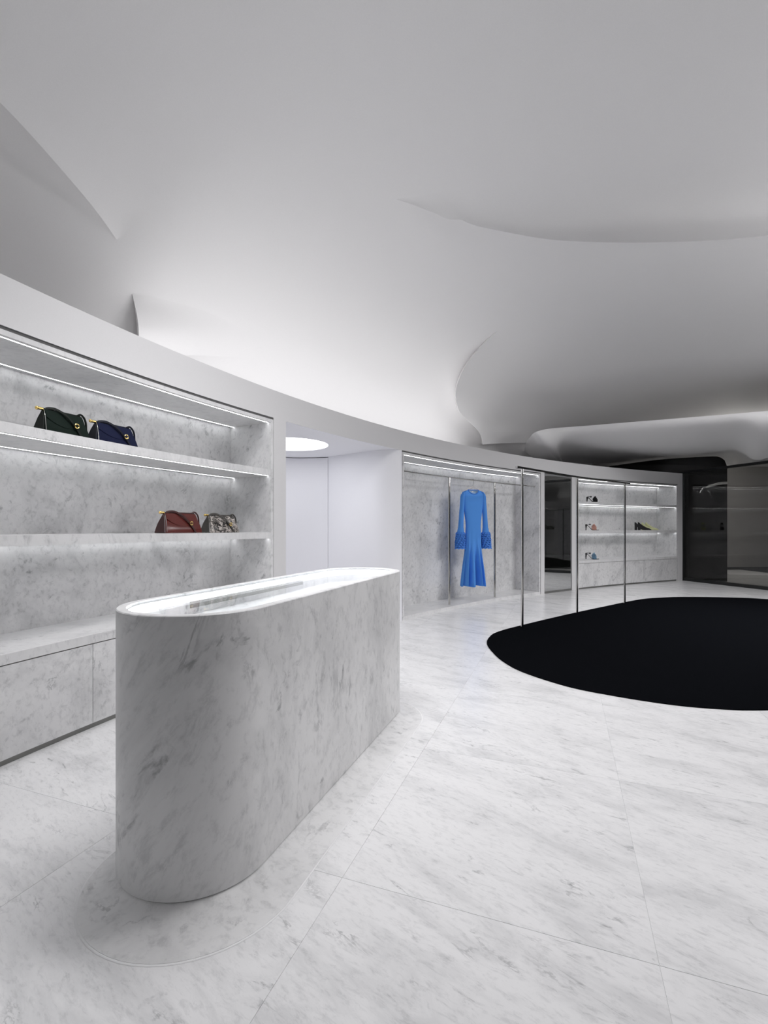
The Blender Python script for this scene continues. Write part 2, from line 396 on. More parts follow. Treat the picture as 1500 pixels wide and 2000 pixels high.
PS = np.linspace(70, 205, 226); SV_ = np.concatenate([np.sin(np.linspace(0, 1, 41)*math.pi/2*.999)**1.0, 1+np.linspace(.15, 10.5, 70)])
SV_ = np.concatenate([np.linspace(0, 1, 81), 1+np.linspace(.1, 10.5, 104)])
rows = [[Bsurf(p, s) for s in SV_] for p in PS]
ceil = struct(MB().grid(rows).build('ceiling', M['plaster'], auto=None, smooth=True))
# dense lookup for placing the creases
gp = np.linspace(98, 182, 560); gs = np.concatenate([np.linspace(0, 1, 260), 1+np.linspace(.01, 7.2, 420)])
G = np.array([[Bsurf(p, s) for s in gs] for p in gp])
Nn = np.cross(np.gradient(G, axis=0), np.gradient(G, axis=1)); Nn /= np.linalg.norm(Nn, axis=2, keepdims=True)+1e-12
flip = np.sign((Nn*(np.array([2.5, 3, 1.0])-G)).sum(2)); Nn *= flip[..., None]
def uv_at(px, py, amp):
    Q = G+Nn*amp; yy = np.where(Q[..., 1] > .3, Q[..., 1], 1e-6)
    e = (CX+F*Q[..., 0]/yy-px)**2+(HZ-F*(Q[..., 2]-EYE)/yy-py)**2
    e = np.where(Q[..., 1] > .3, e, 1e12)
    i, j = np.unravel_index(np.argmin(e), e.shape)
    p, q = gp[i], gs[j]
    def pr(p, q):
        x, y, z = Bsurf(p, q); return np.array((CX+F*x/y, HZ-F*(z-EYE)/y))
    if np.sqrt(e[i, j]) < 12 and 100 < p < 178:
        for _ in range(4):
            f0 = pr(p, q); J = np.stack([(pr(p+.02, q)-f0)/.02, (pr(p, q+.001)-f0)/.001], 1)
            st = np.linalg.lstsq(J, np.array((px, py))-f0, rcond=None)[0]
            p += float(np.clip(st[0], -.3, .3)); q = max(.002, q+float(np.clip(st[1], -.02, .02)))
    return p, q
def BN(p, s):
    e1, e2 = .15, .01
    P = np.array(Bsurf(p, s)); a = np.array(Bsurf(p+e1, s))-np.array(Bsurf(p-e1, s)); b = np.array(Bsurf(p, s+e2))-np.array(Bsurf(p, max(s-e2, 0)))
    n = np.cross(a, b); n /= np.linalg.norm(n)
    if n @ (np.array([2.5, 3, 1.0])-P) < 0: n = -n
    return P, n
EYEV = np.array((0.0, 0.0, EYE))
def lip(crease, root, pw=3.0):
    """crease: (px, py, amp) along the sharp edge; root: (px, py) where the lip melts into the shell."""
    C = np.array([(*uv_at(x, y, 0), a) for x, y, a in crease]); Rr = np.array([uv_at(x, y, 0) for x, y in root])
    C = np.array(catmull(C, 8)); Rr = np.array(catmull(Rr, 8)); m = MB(); rows = []; nv = 22
    for c, r in zip(C, Rr):
        P, n = BN(c[0], c[1]); amp = max(0, c[2]); e = EYEV-P; e /= np.linalg.norm(e)
        row = [P-n*.03]
        for k in range(nv+1):
            v = k/nv; P, n = BN(c[0]+(r[0]-c[0])*v, c[1]+(r[1]-c[1])*v)
            row.append(P+e*amp*(1-v)**pw-n*.0012*(v if amp > .004 else 1))
        rows.append(row)
    return m.grid(rows).build('ceiling_lip', M['plaster'], ceil, auto=60)
lip([(-300, -60, .34), (-70, 135, .32), (0, 200, .30), (60, 263, .26), (120, 331, .19), (180, 402, .09), (228, 468, 0)],
    [(60, -260), (240, -60), (310, 30), (370, 130), (380, 240), (330, 360), (242, 460)])
lip([(258, 574, 0), (264, 598, .06), (269, 625, .14), (271, 650, .21), (272, 690, .26)],
    [(266, 570), (340, 580), (450, 610), (520, 650), (540, 700)])
lip([(772, 389, 0.000), (807, 400, 0.032), (847, 415.5, 0.080), (887, 429, 0.136), (927, 440, 0.192), (967, 449, 0.256), (1060, 466, 0.400), (1127, 471.5, 0.512), (1250, 474, 0.672), (1400, 469, 0.736), (1500, 460, 0.704), (1640, 442, 0.608), (1900, 395, 0.400), (2250, 320, 0.160), (2500, 260, 0.000)],
    [(776, 385), (820, 374), (868, 364), (912, 353), (955, 344), (995, 334), (1075, 316), (1137, 306), (1255, 292), (1400, 282), (1500, 274), (1640, 258), (1900, 240), (2250, 210), (2480, 240)])
lip([(972, 646, 0), (940, 676, .10), (914, 708, .25), (897, 740, .40), (890, 772, .52), (897, 803, .56), (915, 822, .56), (934, 841, .56), (941, 854, .56), (943, 868, .56)],
    [(984, 644), (1010, 668), (1060, 694), (1110, 725), (1160, 755), (1190, 785), (1200, 810), (1200, 835), (1200, 850), (1200, 864)])
# lower shell over the far end of the wall, its front edge rolled upwards
TP = [(1031, 905), (1031, 880), (1033, 862), (1040, 848), (1056, 840.5), (1085, 836), (1140, 832), (1200, 827), (1300, 819), (1400, 811), (1470, 805), (1560, 798), (1700, 790)]
TPc = catmull(TP, 5); m = MB(); rows = []
for q in TPc:
    x0, y0 = q; k0 = ss(1031, 1110, x0)
    xe = max(x0, 1040)+60*(1-k0); ye = 908 if x0 < 1430 else 908-8*ss(1430, 1560, x0)
    T = np.array(at(x0, y0, 2.98-.25*(1-k0))); Y0 = T[1]
    Ye = max(Y0+.3, 12.6-3.2*ss(1425, 1480, x0))
    ray = (T-np.array((0, 0, EYE)))/Y0
    row = [T+ray*.5+np.array((.0, .25, -.05)), T+ray*.10+np.array((0, .03, -.008))]
    for k in range(25):
        t = k/24; px_, py_ = x0+(xe-x0)*t, y0+(ye-y0)*t
        Y = Y0+(Ye-Y0)*t**2.3
        row.append(np.array(((px_-CX)*Y/F, Y, EYE+Y*(HZ-py_)/F)))
    rows.append(row)
m.grid(rows).build('ceiling_shell', M['plaster'], ceil, auto=70)
for x0 in (1140, 1200, 1260, 1320):            # fill added in the slot behind the rolled edge, brightening the plaster above
    T = np.array(at(x0, 836-(x0-1085)*.075, 2.98)); q = T+(T-np.array((0, 0, EYE)))/T[1]*.22+np.array((0, 0, -.05))
    area('slot_fill', tuple(q), (q[0]-.1, q[1]+.15, 4.0), .45, .05, 1.5, COOL)


# ================================================================== RIGHT SIDE: glass partition, dark pane, back room
gl_path = [np.array(p) for p in ((6.66, 10.73), (6.95, 9.75), (7.18, 9.0), (7.42, 7.9), (7.5, 6.4), (7.3, 4.6), (6.6, 2.2), (5.3, -.4), (3.4, -2.6))]
gp_ = catmull(gl_path, 6)
def ribbon(path, th, z0, z1):
    m = MB(); rows = []
    for i, p in enumerate(path):
        t = path[min(i+1, len(path)-1)]-path[max(i-1, 0)]; t = t/np.linalg.norm(t); n = np.array((-t[1], t[0]))*th/2
        a, b = p+n, p-n; rows.append([(*a, z0), (*b, z0), (*b, z1), (*a, z1)])
    m.grid(rows, closed_u=True); k = 4*(len(path)-1); m.F += [(0, 1, 2, 3), (k+3, k+2, k+1, k)]; return m
pt = struct(ribbon(gp_, .016, .066, 2.37).build('wall_right', M['smoked'], auto=30))
ribbon(gp_, .05, 0.001, .066).build('bottom_rail', M['black_frame'], pt, auto=30)
ribbon(gp_, .07, 2.37, 2.42).build('head_rail', M['black_frame'], pt, auto=30)
post = MB().prism([WP(PEND-.01, 0.01), WP(PEND-.46, .06), WP(PEND-.46, -.02), WP(PEND-.01, -.12)], 0, 2.40).build('post', M['black_frame'], pt, auto=None)
# soffit closing the gap between head rail and ceiling stays open: the plaster shell passes above it
# dark smoked pane with a rounded corner standing behind the glass
dp = [np.array(p) for p in ((5.75, 12.3), (5.9, 11.85), (6.3, 11.1), (6.85, 10.72), (7.45, 10.5))]
dpp = catmull(dp, 8); L_ = [0]
for i in range(1, len(dpp)): L_.append(L_[-1]+np.linalg.norm(dpp[i]-dpp[i-1]))
rows = []
for i, p in enumerate(dpp):
    t = dpp[min(i+1, len(dpp)-1)]-dpp[max(i-1, 0)]; t = t/np.linalg.norm(t); n = np.array((-t[1], t[0]))*.02
    e = L_[-1]-L_[i]; R_ = .24
    zt = 2.73 if e > R_ else 2.73-R_+math.sqrt(max(0, R_*R_-(R_-e)**2))
    a, b = p+n, p-n; rows.append([(*a, .002), (*b, .002), (*b, zt), (*a, zt)])
m = MB().grid(rows, closed_u=True); k = 4*(len(dpp)-1); m.F += [(0, 1, 2, 3), (k+3, k+2, k+1, k)]
struct(m.build('wall_dark_glass', M['smoked_dark'], auto=30))
# room beyond the glass, an added dark wall and the walls that close the space
struct(MB().arc(84, PEND+2.2, -2.1, -1.95, 0, 3.2, 1).build('wall_far', M['grey_wall'], auto=30))
struct(MB().arc(84, PEND+2.2, -1.949, -1.93, 0, .07, 1).build('baseboard_far', M['black_frame'], auto=30))
struct(MB().prism([(8.25, 5.6), (8.75, 10.1), (8.85, 10.1), (8.40, 5.6)], 0, 3.2).build('wall_added_dark', M['black_frame'], auto=None))  # unseen dark wall added so the mirror reflects black
bwall = [np.array(p) for p in ((3.5, -2.8), (1.0, -3.9), (-1.6, -3.6), (-3.4, -1.9))]
struct(ribbon(catmull(bwall, 5), .15, 0, 4.2).build('wall_back_room', M['dark_wall'], auto=30)).name = 'wall_rear'

# ================================================================== COUNTER
cnt = thing('counter', 'pill-shaped white marble counter with a lit glass top in the foreground', 'counter', (-.648, 1.702, 0), -.3557)
r, Lc = .2600, 1.398
def stadium(r, L, n=28, ox=0.0, oy=0.0, r2=None):
    P = []
    for i in range(n+1):
        a = math.pi*i/n+math.pi; P.append((ox+r*math.cos(a), oy+r*math.sin(a)))
    for i in range(n+1):
        a = math.pi*i/n; P.append((ox+r*math.cos(a), oy+L+r*math.sin(a)))
    m = 10; out = []
    for i, p in enumerate(P):
        q = P[(i+1) % len(P)]; out.append(p)
        if math.dist(p, q) > L*.6:
            out += [(p[0]+(q[0]-p[0])*k/m, p[1]+(q[1]-p[1])*k/m) for k in range(1, m)]
    return out
ZT, ZJ = .889, .030
def rings(spec, closed=False):
    m = MB(); m.grid([[(x, y, z) for x, y in pts] for pts, z in spec], closed_u=True); n = len(spec[0][0])
    return m, n
m, n = rings([(stadium(r-.03, Lc), ZJ+.002), (stadium(r-.002, Lc), ZJ+.002), (stadium(r, Lc), ZJ+.0035), (stadium(r, Lc), ZT-.003), (stadium(r-.003, Lc), ZT),
              (stadium(r-.030, Lc), ZT), (stadium(r-.030, Lc), ZT-.011), (stadium(r-.034, Lc), ZT-.011), (stadium(r-.034, Lc), .80)])
m.F.append(tuple(range(8*n, 9*n))); m.build('body', M['counter_marble'], cnt, auto=35)
# flared foot that melts into the floor
sk_in = stadium(r-.004, Lc); out_c = stadium(.352, Lc+.02, ox=.055, oy=-.06)
prof = [(0, ZJ)]+[((q/12)**1.25, .0012+(ZJ-.0012)*(1-(q/12))**2.6) for q in range(1, 13)]
m, n = rings([([(a[0]+(b[0]-a[0])*t, a[1]+(b[1]-a[1])*t) for a, b in zip(sk_in, out_c)], z) for t, z in prof]+[(out_c, 0.0003)])
m.build('flared_foot', M['counter_marble'], cnt, auto=60)
m, n = rings([(out_c, .0004), ([(a[0]+(a[0]-.055)*.004, a[1]+(a[1]-.64)*.002) for a in out_c], .0012), ([(a[0]+(a[0]-.055)*.012, a[1]+(a[1]-.64)*.005) for a in out_c], .0012), ([(a[0]+(a[0]-.055)*.016, a[1]+(a[1]-.64)*.007) for a in out_c], .0004)])
m.build('joint', M['grout'], cnt)
m, n = rings([(stadium(r-.012, Lc), ZJ-.004), (stadium(r-.0035, Lc), ZJ-.0015), (stadium(r-.0035, Lc), ZJ+.0024)])
m.build('shadow_joint', M['kick'], cnt)
m, n = rings([(stadium(r-.0310, Lc), ZT-.0105), (stadium(r-.0310, Lc), ZT-.001)])
m.F += [tuple(range(n)), tuple(range(n, 2*n))]; m.build('glass_top', M['glass'], cnt)
m, n = rings([(stadium(r-.0345, Lc), ZT-.016), (stadium(r-.040, Lc), ZT-.016), (stadium(r-.040, Lc), ZT-.028), (stadium(r-.0345, Lc), ZT-.028)])
m.build('led_strip', M['led_soft'], cnt)
ap = MB(); x0 = -(r-.0345)
ap.box(x0, x0+.006, .20, 1.10, .826, .852); ap.build('access_panel', M['kick'], cnt)

# ================================================================== CARPET, GARMENT RACK
cpx = [(951, 1256), (964, 1274), (984, 1291), (1020, 1310), (1100, 1336), (1180, 1353), (1300, 1372), (1400, 1381.5), (1500, 1384)]
cup = [(956, 1243), (972, 1233), (1020, 1220), (1100, 1201), (1180, 1184), (1252, 1170), (1300, 1166.5), (1340, 1165.5), (1420, 1166.5), (1500, 1170)]
out = [at(x, y, .012)[:2] for x, y in cpx]+[(3.3, 3.12), (4.6, 3.6), (5.9, 4.6), (6.7, 5.9), (6.75, 7.1)]+[at(x, y, .012)[:2] for x, y in cup[::-1]]
cout = [tuple(p) for p in catmull(out, 5, closed=True)]
cc = np.mean(np.array(cout), axis=0)
m = MB(); inn = [tuple(cc+(np.array(p)-cc)*(1-.012/np.linalg.norm(np.array(p)-cc))) for p in cout]
m.grid([[(x, y, .0006) for x, y in cout], [(x, y, .007) for x, y in cout], [(x, y, .012) for x, y in inn]], closed_u=True)
n = len(cout); m.F.append(tuple(range(2*n, 3*n))); m.F.append(tuple(range(n))[::-1])
tag(m.build('carpet', M['carpet'], auto=30), 'large rounded black carpet lying on the marble floor under the chrome rack', 'carpet')
pb = [at(1020, 1227, .012), at(1127, 1198, .012), at(1220, 1179, .012)]
gr = thing('garment_rack', 'freestanding chrome garment rack with three thin poles on the black carpet', 'garment rack', pb[1], world=True)
TZ = 1.832
for p in pb: MB().tube([(p[0], p[1], .0125), (p[0], p[1], TZ)], .0145, 14).build('pole', M['steel'], gr)
p0, p2 = np.array(pb[0][:2]), np.array(pb[2][:2]); p1 = np.array(pb[1][:2])
tl = p0+(p0-p1)*.052; tr = p2+(p2-p1)*.10
bar = catmull([tl, p0, p1, p2, tr], 6)
ribbon(bar, .030, TZ, TZ+.022).build('top_bar', M['steel'], gr, auto=30)

# ================================================================== DRESS AND HANGER
DPX = 924; dph = phi(DPX, RD); dx, dy = WP(dph, RD)
DA = math.radians(17)                                        # turned slightly from the picture plane
hg = thing('clothes_hanger', 'pale clothes hanger hooked on the niche rail holding the blue dress', 'hanger', (dx, dy, RZ), DA)
hook = [(-.003, 0, -.105), (0, 0, -.07), (.004, 0, -.045), (.012, 0, -.025)]
for i in range(9):
    a = math.radians(-40+i*27); hook.append((-.001+.0145*math.cos(a), 0, .001+.0145*math.sin(a)))
MB().tube(hook, .0022, 8).build('hook', M['steel_dark'], hg)
sh = [(-.185, 0, -.185), (-.12, 0, -.160), (-.06, 0, -.128), (-.015, 0, -.106), (0, 0, -.102), (.015, 0, -.106), (.06, 0, -.128), (.12, 0, -.160), (.185, 0, -.185)]
M['hanger'] = plain('hanger_wood', (.72, .66, .63), .4)
MB().tube([tuple(p) for p in catmull(sh, 4)], .0055, 8).build('shoulder_bar', M['hanger'], hg)
M['dress'] = plain('blue_knit', (.090, .300, .78), .8, spec=.2, bump=.5, bscale=600)
M['dress_in'] = plain('pale_lining', (.35, .50, .66), .8)
M['ruffle'] = plain('blue_ruffle', (.066, .215, .66), .8, spec=.15)
dr = thing('dress', 'long blue knit dress with ruffled cuffs hanging in the marble niche', 'dress', (dx, dy, RZ), DA)
# body: rows of (z below rail, half width, half thickness, fold strength)
rowsB = [(-.158, .112, .034, 0), (-.170, .150, .036, 0), (-.184, .183, .038, 0), (-.205, .188, .042, 0), (-.26, .178, .048, 0), (-.34, .166, .054, 0), (-.42, .158, .056, 0), (-.52, .143, .056, .0),
         (-.64, .126, .056, .0), (-.72, .122, .056, .0), (-.80, .127, .056, .02), (-.88, .129, .058, .05), (-.96, .130, .06, .12), (-1.05, .136, .064, .25),
         (-1.15, .148, .07, .5), (-1.28, .165, .078, .75), (-1.42, .182, .085, .95), (-1.54, .195, .09, 1.05), (-1.618, .203, .092, 1.1), (-1.622, .200, .088, 1.1)]
def dress_ring(z, hw, ht, fd, n=120):
    P = []
    for i in range(n):
        a = 2*math.pi*i/n; c_, s_ = math.cos(a), math.sin(a)
        fo = math.cos(11*a+.6); k = 1+fd*(.85*math.copysign(abs(fo)**.7, fo)+.18*math.cos(17*a+1.9))*abs(s_)**.4*.85
        dip = max(0, -s_)*(.062 if z > -.16 else .052 if z > -.175 else .040 if z > -.19 else .025 if z > -.21 else 0)
        P.append((hw*math.copysign(abs(c_)**.85, c_), ht*math.copysign(abs(s_)**.8, s_)*k-.004, z+fd*.007*math.cos(5*a)-dip))
    return P
def neck(a, k=1.0): return (.086*k*math.cos(a), .032*k*math.sin(a)-.005, -.150-.066*max(0, -math.sin(a))**1.1)
m = MB(); m.grid([[neck(2*math.pi*i/120) for i in range(120)]]+[dress_ring(*q) for q in rowsB], closed_u=True)
m.build('bodice_and_skirt', M['dress'], dr, smooth=True, auto=70)
# neckline: ribbed collar ring dipping at the front, pale lining seen behind
MB().tube([neck(2*math.pi*i/40) for i in range(40)], .0075, 8, closed=True).build('collar', M['ruffle'], dr)
m = MB(); nk = [neck(2*math.pi*i/40, .93) for i in range(40)]; nk2 = [(x*.9, y+.004, z-.030) for x, y, z in nk]; m.grid([nk, nk2], closed_u=True); m.F.append(tuple(range(40, 80))); m.build('lining', M['dress_in'], dr)
MB().box(-.014, .014, .018, .021, -.182, -.168).build('neck_label', M['white'], dr)
for sx in (-1, 1):
    cl_ = [(.158, -.190, .026, .036), (.172, -.205, .032, .040), (.180, -.26, .034, .040), (.186, -.36, .034, .040), (.196, -.50, .036, .040), (.204, -.62, .038, .040), (.209, -.72, .042, .042), (.213, -.79, .054, .046), (.215, -.82, .062, .050)]
    m = MB(); m.grid([[(sx*x+hw*math.cos(2*math.pi*i/20), ht*math.sin(2*math.pi*i/20)-.004, z+(.022*math.cos(2*math.pi*i/20)*-sx if z > -.23 else 0)) for i in range(20)] for x, z, hw, ht in cl_], closed_u=True)
    m.F.append(tuple(range(20))); m.build('sleeve', M['dress'], dr, smooth=True, auto=70)
    cuff = MB()
    for t in range(8):
        z = -.800-.031*t; xc = sx*(.216+.0012*t); rw = []
        for rr_, zz in ((.050, .006), (.062, -.002), (.070+.0012*t, -.020), (.074+.0014*t, -.036)):
            ring_ = []
            for i in range(56):
                a = 2*math.pi*i/56
                wob = (.006*math.sin(11*a+t*2.1)+.003*math.sin(17*a+t))*(1 if zz < 0 else .2)
                ring_.append((xc+(rr_+wob)*math.cos(a), (rr_*.85+wob)*math.sin(a)-.004, z+zz+.006*math.sin(9*a+t*1.7)*(1 if zz < -.01 else 0)))
            rw.append(ring_)
        cuff.grid(rw, closed_u=True)
    cuff.build('ruffled_cuff', M['ruffle'], dr, smooth=True, auto=80)

# ================================================================== HANDBAGS
M['gold'] = plain('gold_metal', (.85, .62, .22), .2, metal=1.0)
def bag(label, mat, strapmat, px, py_shelf, ztop, length, height, d=-.16, turn=0.0, group='handbags on the marble shelves'):
    p = phi(px, d); x, y = WP(p, d)
    rz = math.radians(p-90)+turn                      # local +x runs along the wall to the right, -y faces the room
    b_ = thing('handbag', label, 'handbag', (x, y, ztop), rz, group)
    L2, H_, T = length/2, height, .062
    # front and back leather lofted along the length, pinched at the top
    nL, rows = 16, []
    for i in range(nL+1):
        u = -1+2*i/nL; e = abs(u)
        xb = u*L2; xt = u*L2*.80
        th = T*(1-.12*e**4); hh = H_*(1-.05*(1-e**2)*(1 if e < 1 else 1)); sag = .010*math.cos(u*math.pi/2)
        prof = [(-th, .002), (-th*1.04, .022), (-th*.93, hh*.35), (-th*.72+sag*.3, hh*.58), (-th*.36-sag*.5, hh*.80), (-.010, hh*.97), (0, hh), (.010, hh*.97), (th*.36, hh*.80), (th*.72, hh*.58), (th*.93, hh*.35), (th*1.04, .022), (th, .002)]
        rows.append([(xb+(xt-xb)*z/hh, yy, z) for yy, z in prof])
    m = MB(); m.grid(rows); k = len(rows[0]); m.F.append(tuple(range(k))); e_ = k*nL; m.F.append(tuple(range(e_, e_+k)))
    for i in range(nL): m.F.append((i*k, i*k+k-1, (i+1)*k+k-1, (i+1)*k))
    m.build('body', mat, b_, auto=50)
    # folded front flap
    fr = []
    for i in range(nL+1):
        u = -1+2*i/nL; drop = .30+.34*max(0, 1-u*u)
        x_t = u*L2*.805; line = []
        for k_ in range(7):
            q = k_/6; z = H_*.99-H_*drop*q; yy = -.013-T*.93*(1-(z/H_)**1.25)*.99-.004
            line.append((x_t*(1+.10*(1-z/H_)), yy, z))
        line.append((line[-1][0], line[-1][1]+.006, line[-1][2]-.001)); fr.append(line)
    MB().grid(fr).build('front_flap', mat, b_, auto=50)
    for s_ in (-1, 1):                                       # gusset folded in at each end
        g_ = [(s_*L2*.999, -T*.92, .004), (s_*L2*.999, T*.92, .004), (s_*L2*.86, T*.45, H_*.68), (s_*L2*.815, 0, H_*.97), (s_*L2*.86, -T*.45, H_*.68)]
        inner = [(q[0]+s_*.006, q[1]*.9, q[2]*.96+.003) for q in g_]
        m = MB(); m.add(g_+inner, [(5, 6, 7, 8, 9)]+[(i, (i+1) % 5, 5+(i+1) % 5, 5+i) for i in range(5)]); m.build('gusset', strapmat, b_, auto=None)
    MB().tube([(-L2*.80, 0, H_+.001), (L2*.80, 0, H_+.001)], .008, 10).build('frame_bar', strapmat, b_)
    cb = MB(); cb.tube([(-L2*.80-.030, 0, H_+.002), (-L2*.80-.002, 0, H_+.002)], .0085, 12); cb.ball((-L2*.80-.032, 0, H_+.002), .010, .010, .010); cb.build('gold_clasp', M['gold'], b_)
    ln_ = MB(); ln_.tube([(-L2*.985+L2*.18*q/8, -T*1.0*(1-q/8)**.8-.008, .01+H_*.93*q/8) for q in range(9)], .0022, 6); ln_.build('piping', M['steel'] if 'green' in label or 'navy' in label else strapmat, b_)
    path = [(-L2*.70, -.004, H_+.006), (-L2*.55, -.010, H_+.012), (-L2*.30, -.018, H_+.010), (L2*.02, -.045, H_*.84), (L2*.30, -T*.98, H_*.46), (L2*.50, -T*1.16, H_*.12), (L2*.56, -T*1.18, .006)]
    P_ = catmull(path, 5); st = MB(); rw = []
    for i, p_ in enumerate(P_):
        t_ = P_[min(i+1, len(P_)-1)]-P_[max(i-1, 0)]; t_ /= np.linalg.norm(t_); nrm = np.array((0, -1, .4)); a_ = np.cross(t_, nrm); a_ /= np.linalg.norm(a_); n_ = np.cross(a_, t_)
        rw.append([p_+a_*.007+n_*.002, p_-a_*.007+n_*.002, p_-a_*.007-n_*.002, p_+a_*.007-n_*.002])
    st.grid(rw, closed_u=True); st.F += [(0, 1, 2, 3), tuple(4*(len(P_)-1)+i for i in range(4))]; st.build('strap', strapmat, b_, auto=60)
    lp = [(L2*.66, -.006, H_+.004), (L2*.78, -.012, H_+.013), (L2*.92, -.014, H_-.002), (L2*1.0, -.016, H_*.78), (L2*1.02, -.016, H_*.45)]
    MB().tube([tuple(q) for q in catmull(lp, 5)], .006, 8).build('strap_loop', strapmat, b_)
    rg = MB(); rg.tube([(L2*.30+.012*math.cos(2*math.pi*i/16), -T*1.06-.006, H_*.50+.012*math.sin(2*math.pi*i/16)) for i in range(16)], .0035, 6, closed=True); rg.build('gold_ring', M['gold'], b_)
    MB().add([(L2*.85, -.012, H_*.88), (L2*.87, -.020, H_*.60), (L2*.94, -.012, H_*.62), (L2*.90, -.006, H_*.90), (L2*.86, -.004, H_*.88), (L2*.88, -.010, H_*.60), (L2*.95, -.004, H_*.62), (L2*.91, 0, H_*.90)],
             [(0, 1, 2, 3), (7, 6, 5, 4), (0, 4, 5, 1), (1, 5, 6, 2), (2, 6, 7, 3), (3, 7, 4, 0)]).build('end_tab', M['steel'], b_, auto=None)
    return b_
M['green'] = plain('dark_green_suede', (.005, .012, .0085), .75, spec=.15, bump=.3)
M['green2'] = plain('green_black_leather', (.004, .007, .005), .55, spec=.2)
M['navy'] = plain('navy_suede', (.007, .010, .036), .75, spec=.15, bump=.3)
M['navy2'] = plain('navy_black_leather', (.005, .006, .014), .55, spec=.2)
M['oxblood'] = plain('oxblood_leather', (.085, .014, .011), .26)
M['oxblood2'] = plain('dark_oxblood_leather', (.035, .008, .008), .3)
def python_skin():
    m, t, b = newmat('python_print'); N = t.nodes; L = t.links
    tc = N.new('ShaderNodeTexCoord'); v = N.new('ShaderNodeTexVoronoi'); v.feature = 'DISTANCE_TO_EDGE'; v.inputs['Scale'].default_value = 110; L.new(tc.outputs['Object'], v.inputs['Vector'])
    n = N.new('ShaderNodeTexNoise'); n.inputs['Scale'].default_value = 34; n.inputs['Detail'].default_value = 4; n.inputs['Distortion'].default_value = 1.2; L.new(tc.outputs['Object'], n.inputs['Vector'])
    r1 = N.new('ShaderNodeValToRGB'); r1.color_ramp.elements[0].position = .43; r1.color_ramp.elements[0].color = (.02, .016, .014, 1); r1.color_ramp.elements[1].position = .56; r1.color_ramp.elements[1].color = (.62, .57, .53, 1); L.new(n.outputs['Fac'], r1.inputs[0])
    r2 = N.new('ShaderNodeValToRGB'); r2.color_ramp.elements[0].position = .05; r2.color_ramp.elements[0].color = (.08, .07, .06, 1); r2.color_ramp.elements[1].position = .18; r2.color_ramp.elements[1].color = (1, 1, 1, 1); L.new(v.outputs['Distance'], r2.inputs[0])
    mx = N.new('ShaderNodeMixRGB'); mx.blend_type = 'MULTIPLY'; mx.inputs[0].default_value = .8; L.new(r1.outputs[0], mx.inputs[1]); L.new(r2.outputs[0], mx.inputs[2]); L.new(mx.outputs[0], b.inputs['Base Color'])
    b.inputs['Roughness'].default_value = .35; return m
M['python'] = python_skin()
M['python2'] = plain('dark_brown_leather', (.05, .045, .04), .4)
bag('dark green suede handbag with a gold ring, leftmost on the upper shelf', M['green'], M['green2'], 121, 0, 1.669, .262, .142)
bag('navy suede handbag with a gold ring, on the upper shelf beside the dark green one', M['navy'], M['navy2'], 220, 0, 1.669, .285, .136)
bag('glossy oxblood leather handbag on the middle shelf beside the snakeskin one', M['oxblood'], M['oxblood2'], 350, 0, 1.117, .33, .145)
bag('black and white snakeskin print handbag on the middle shelf beside the oxblood one', M['python'], M['python2'], 430, 0, 1.117, .31, .138)

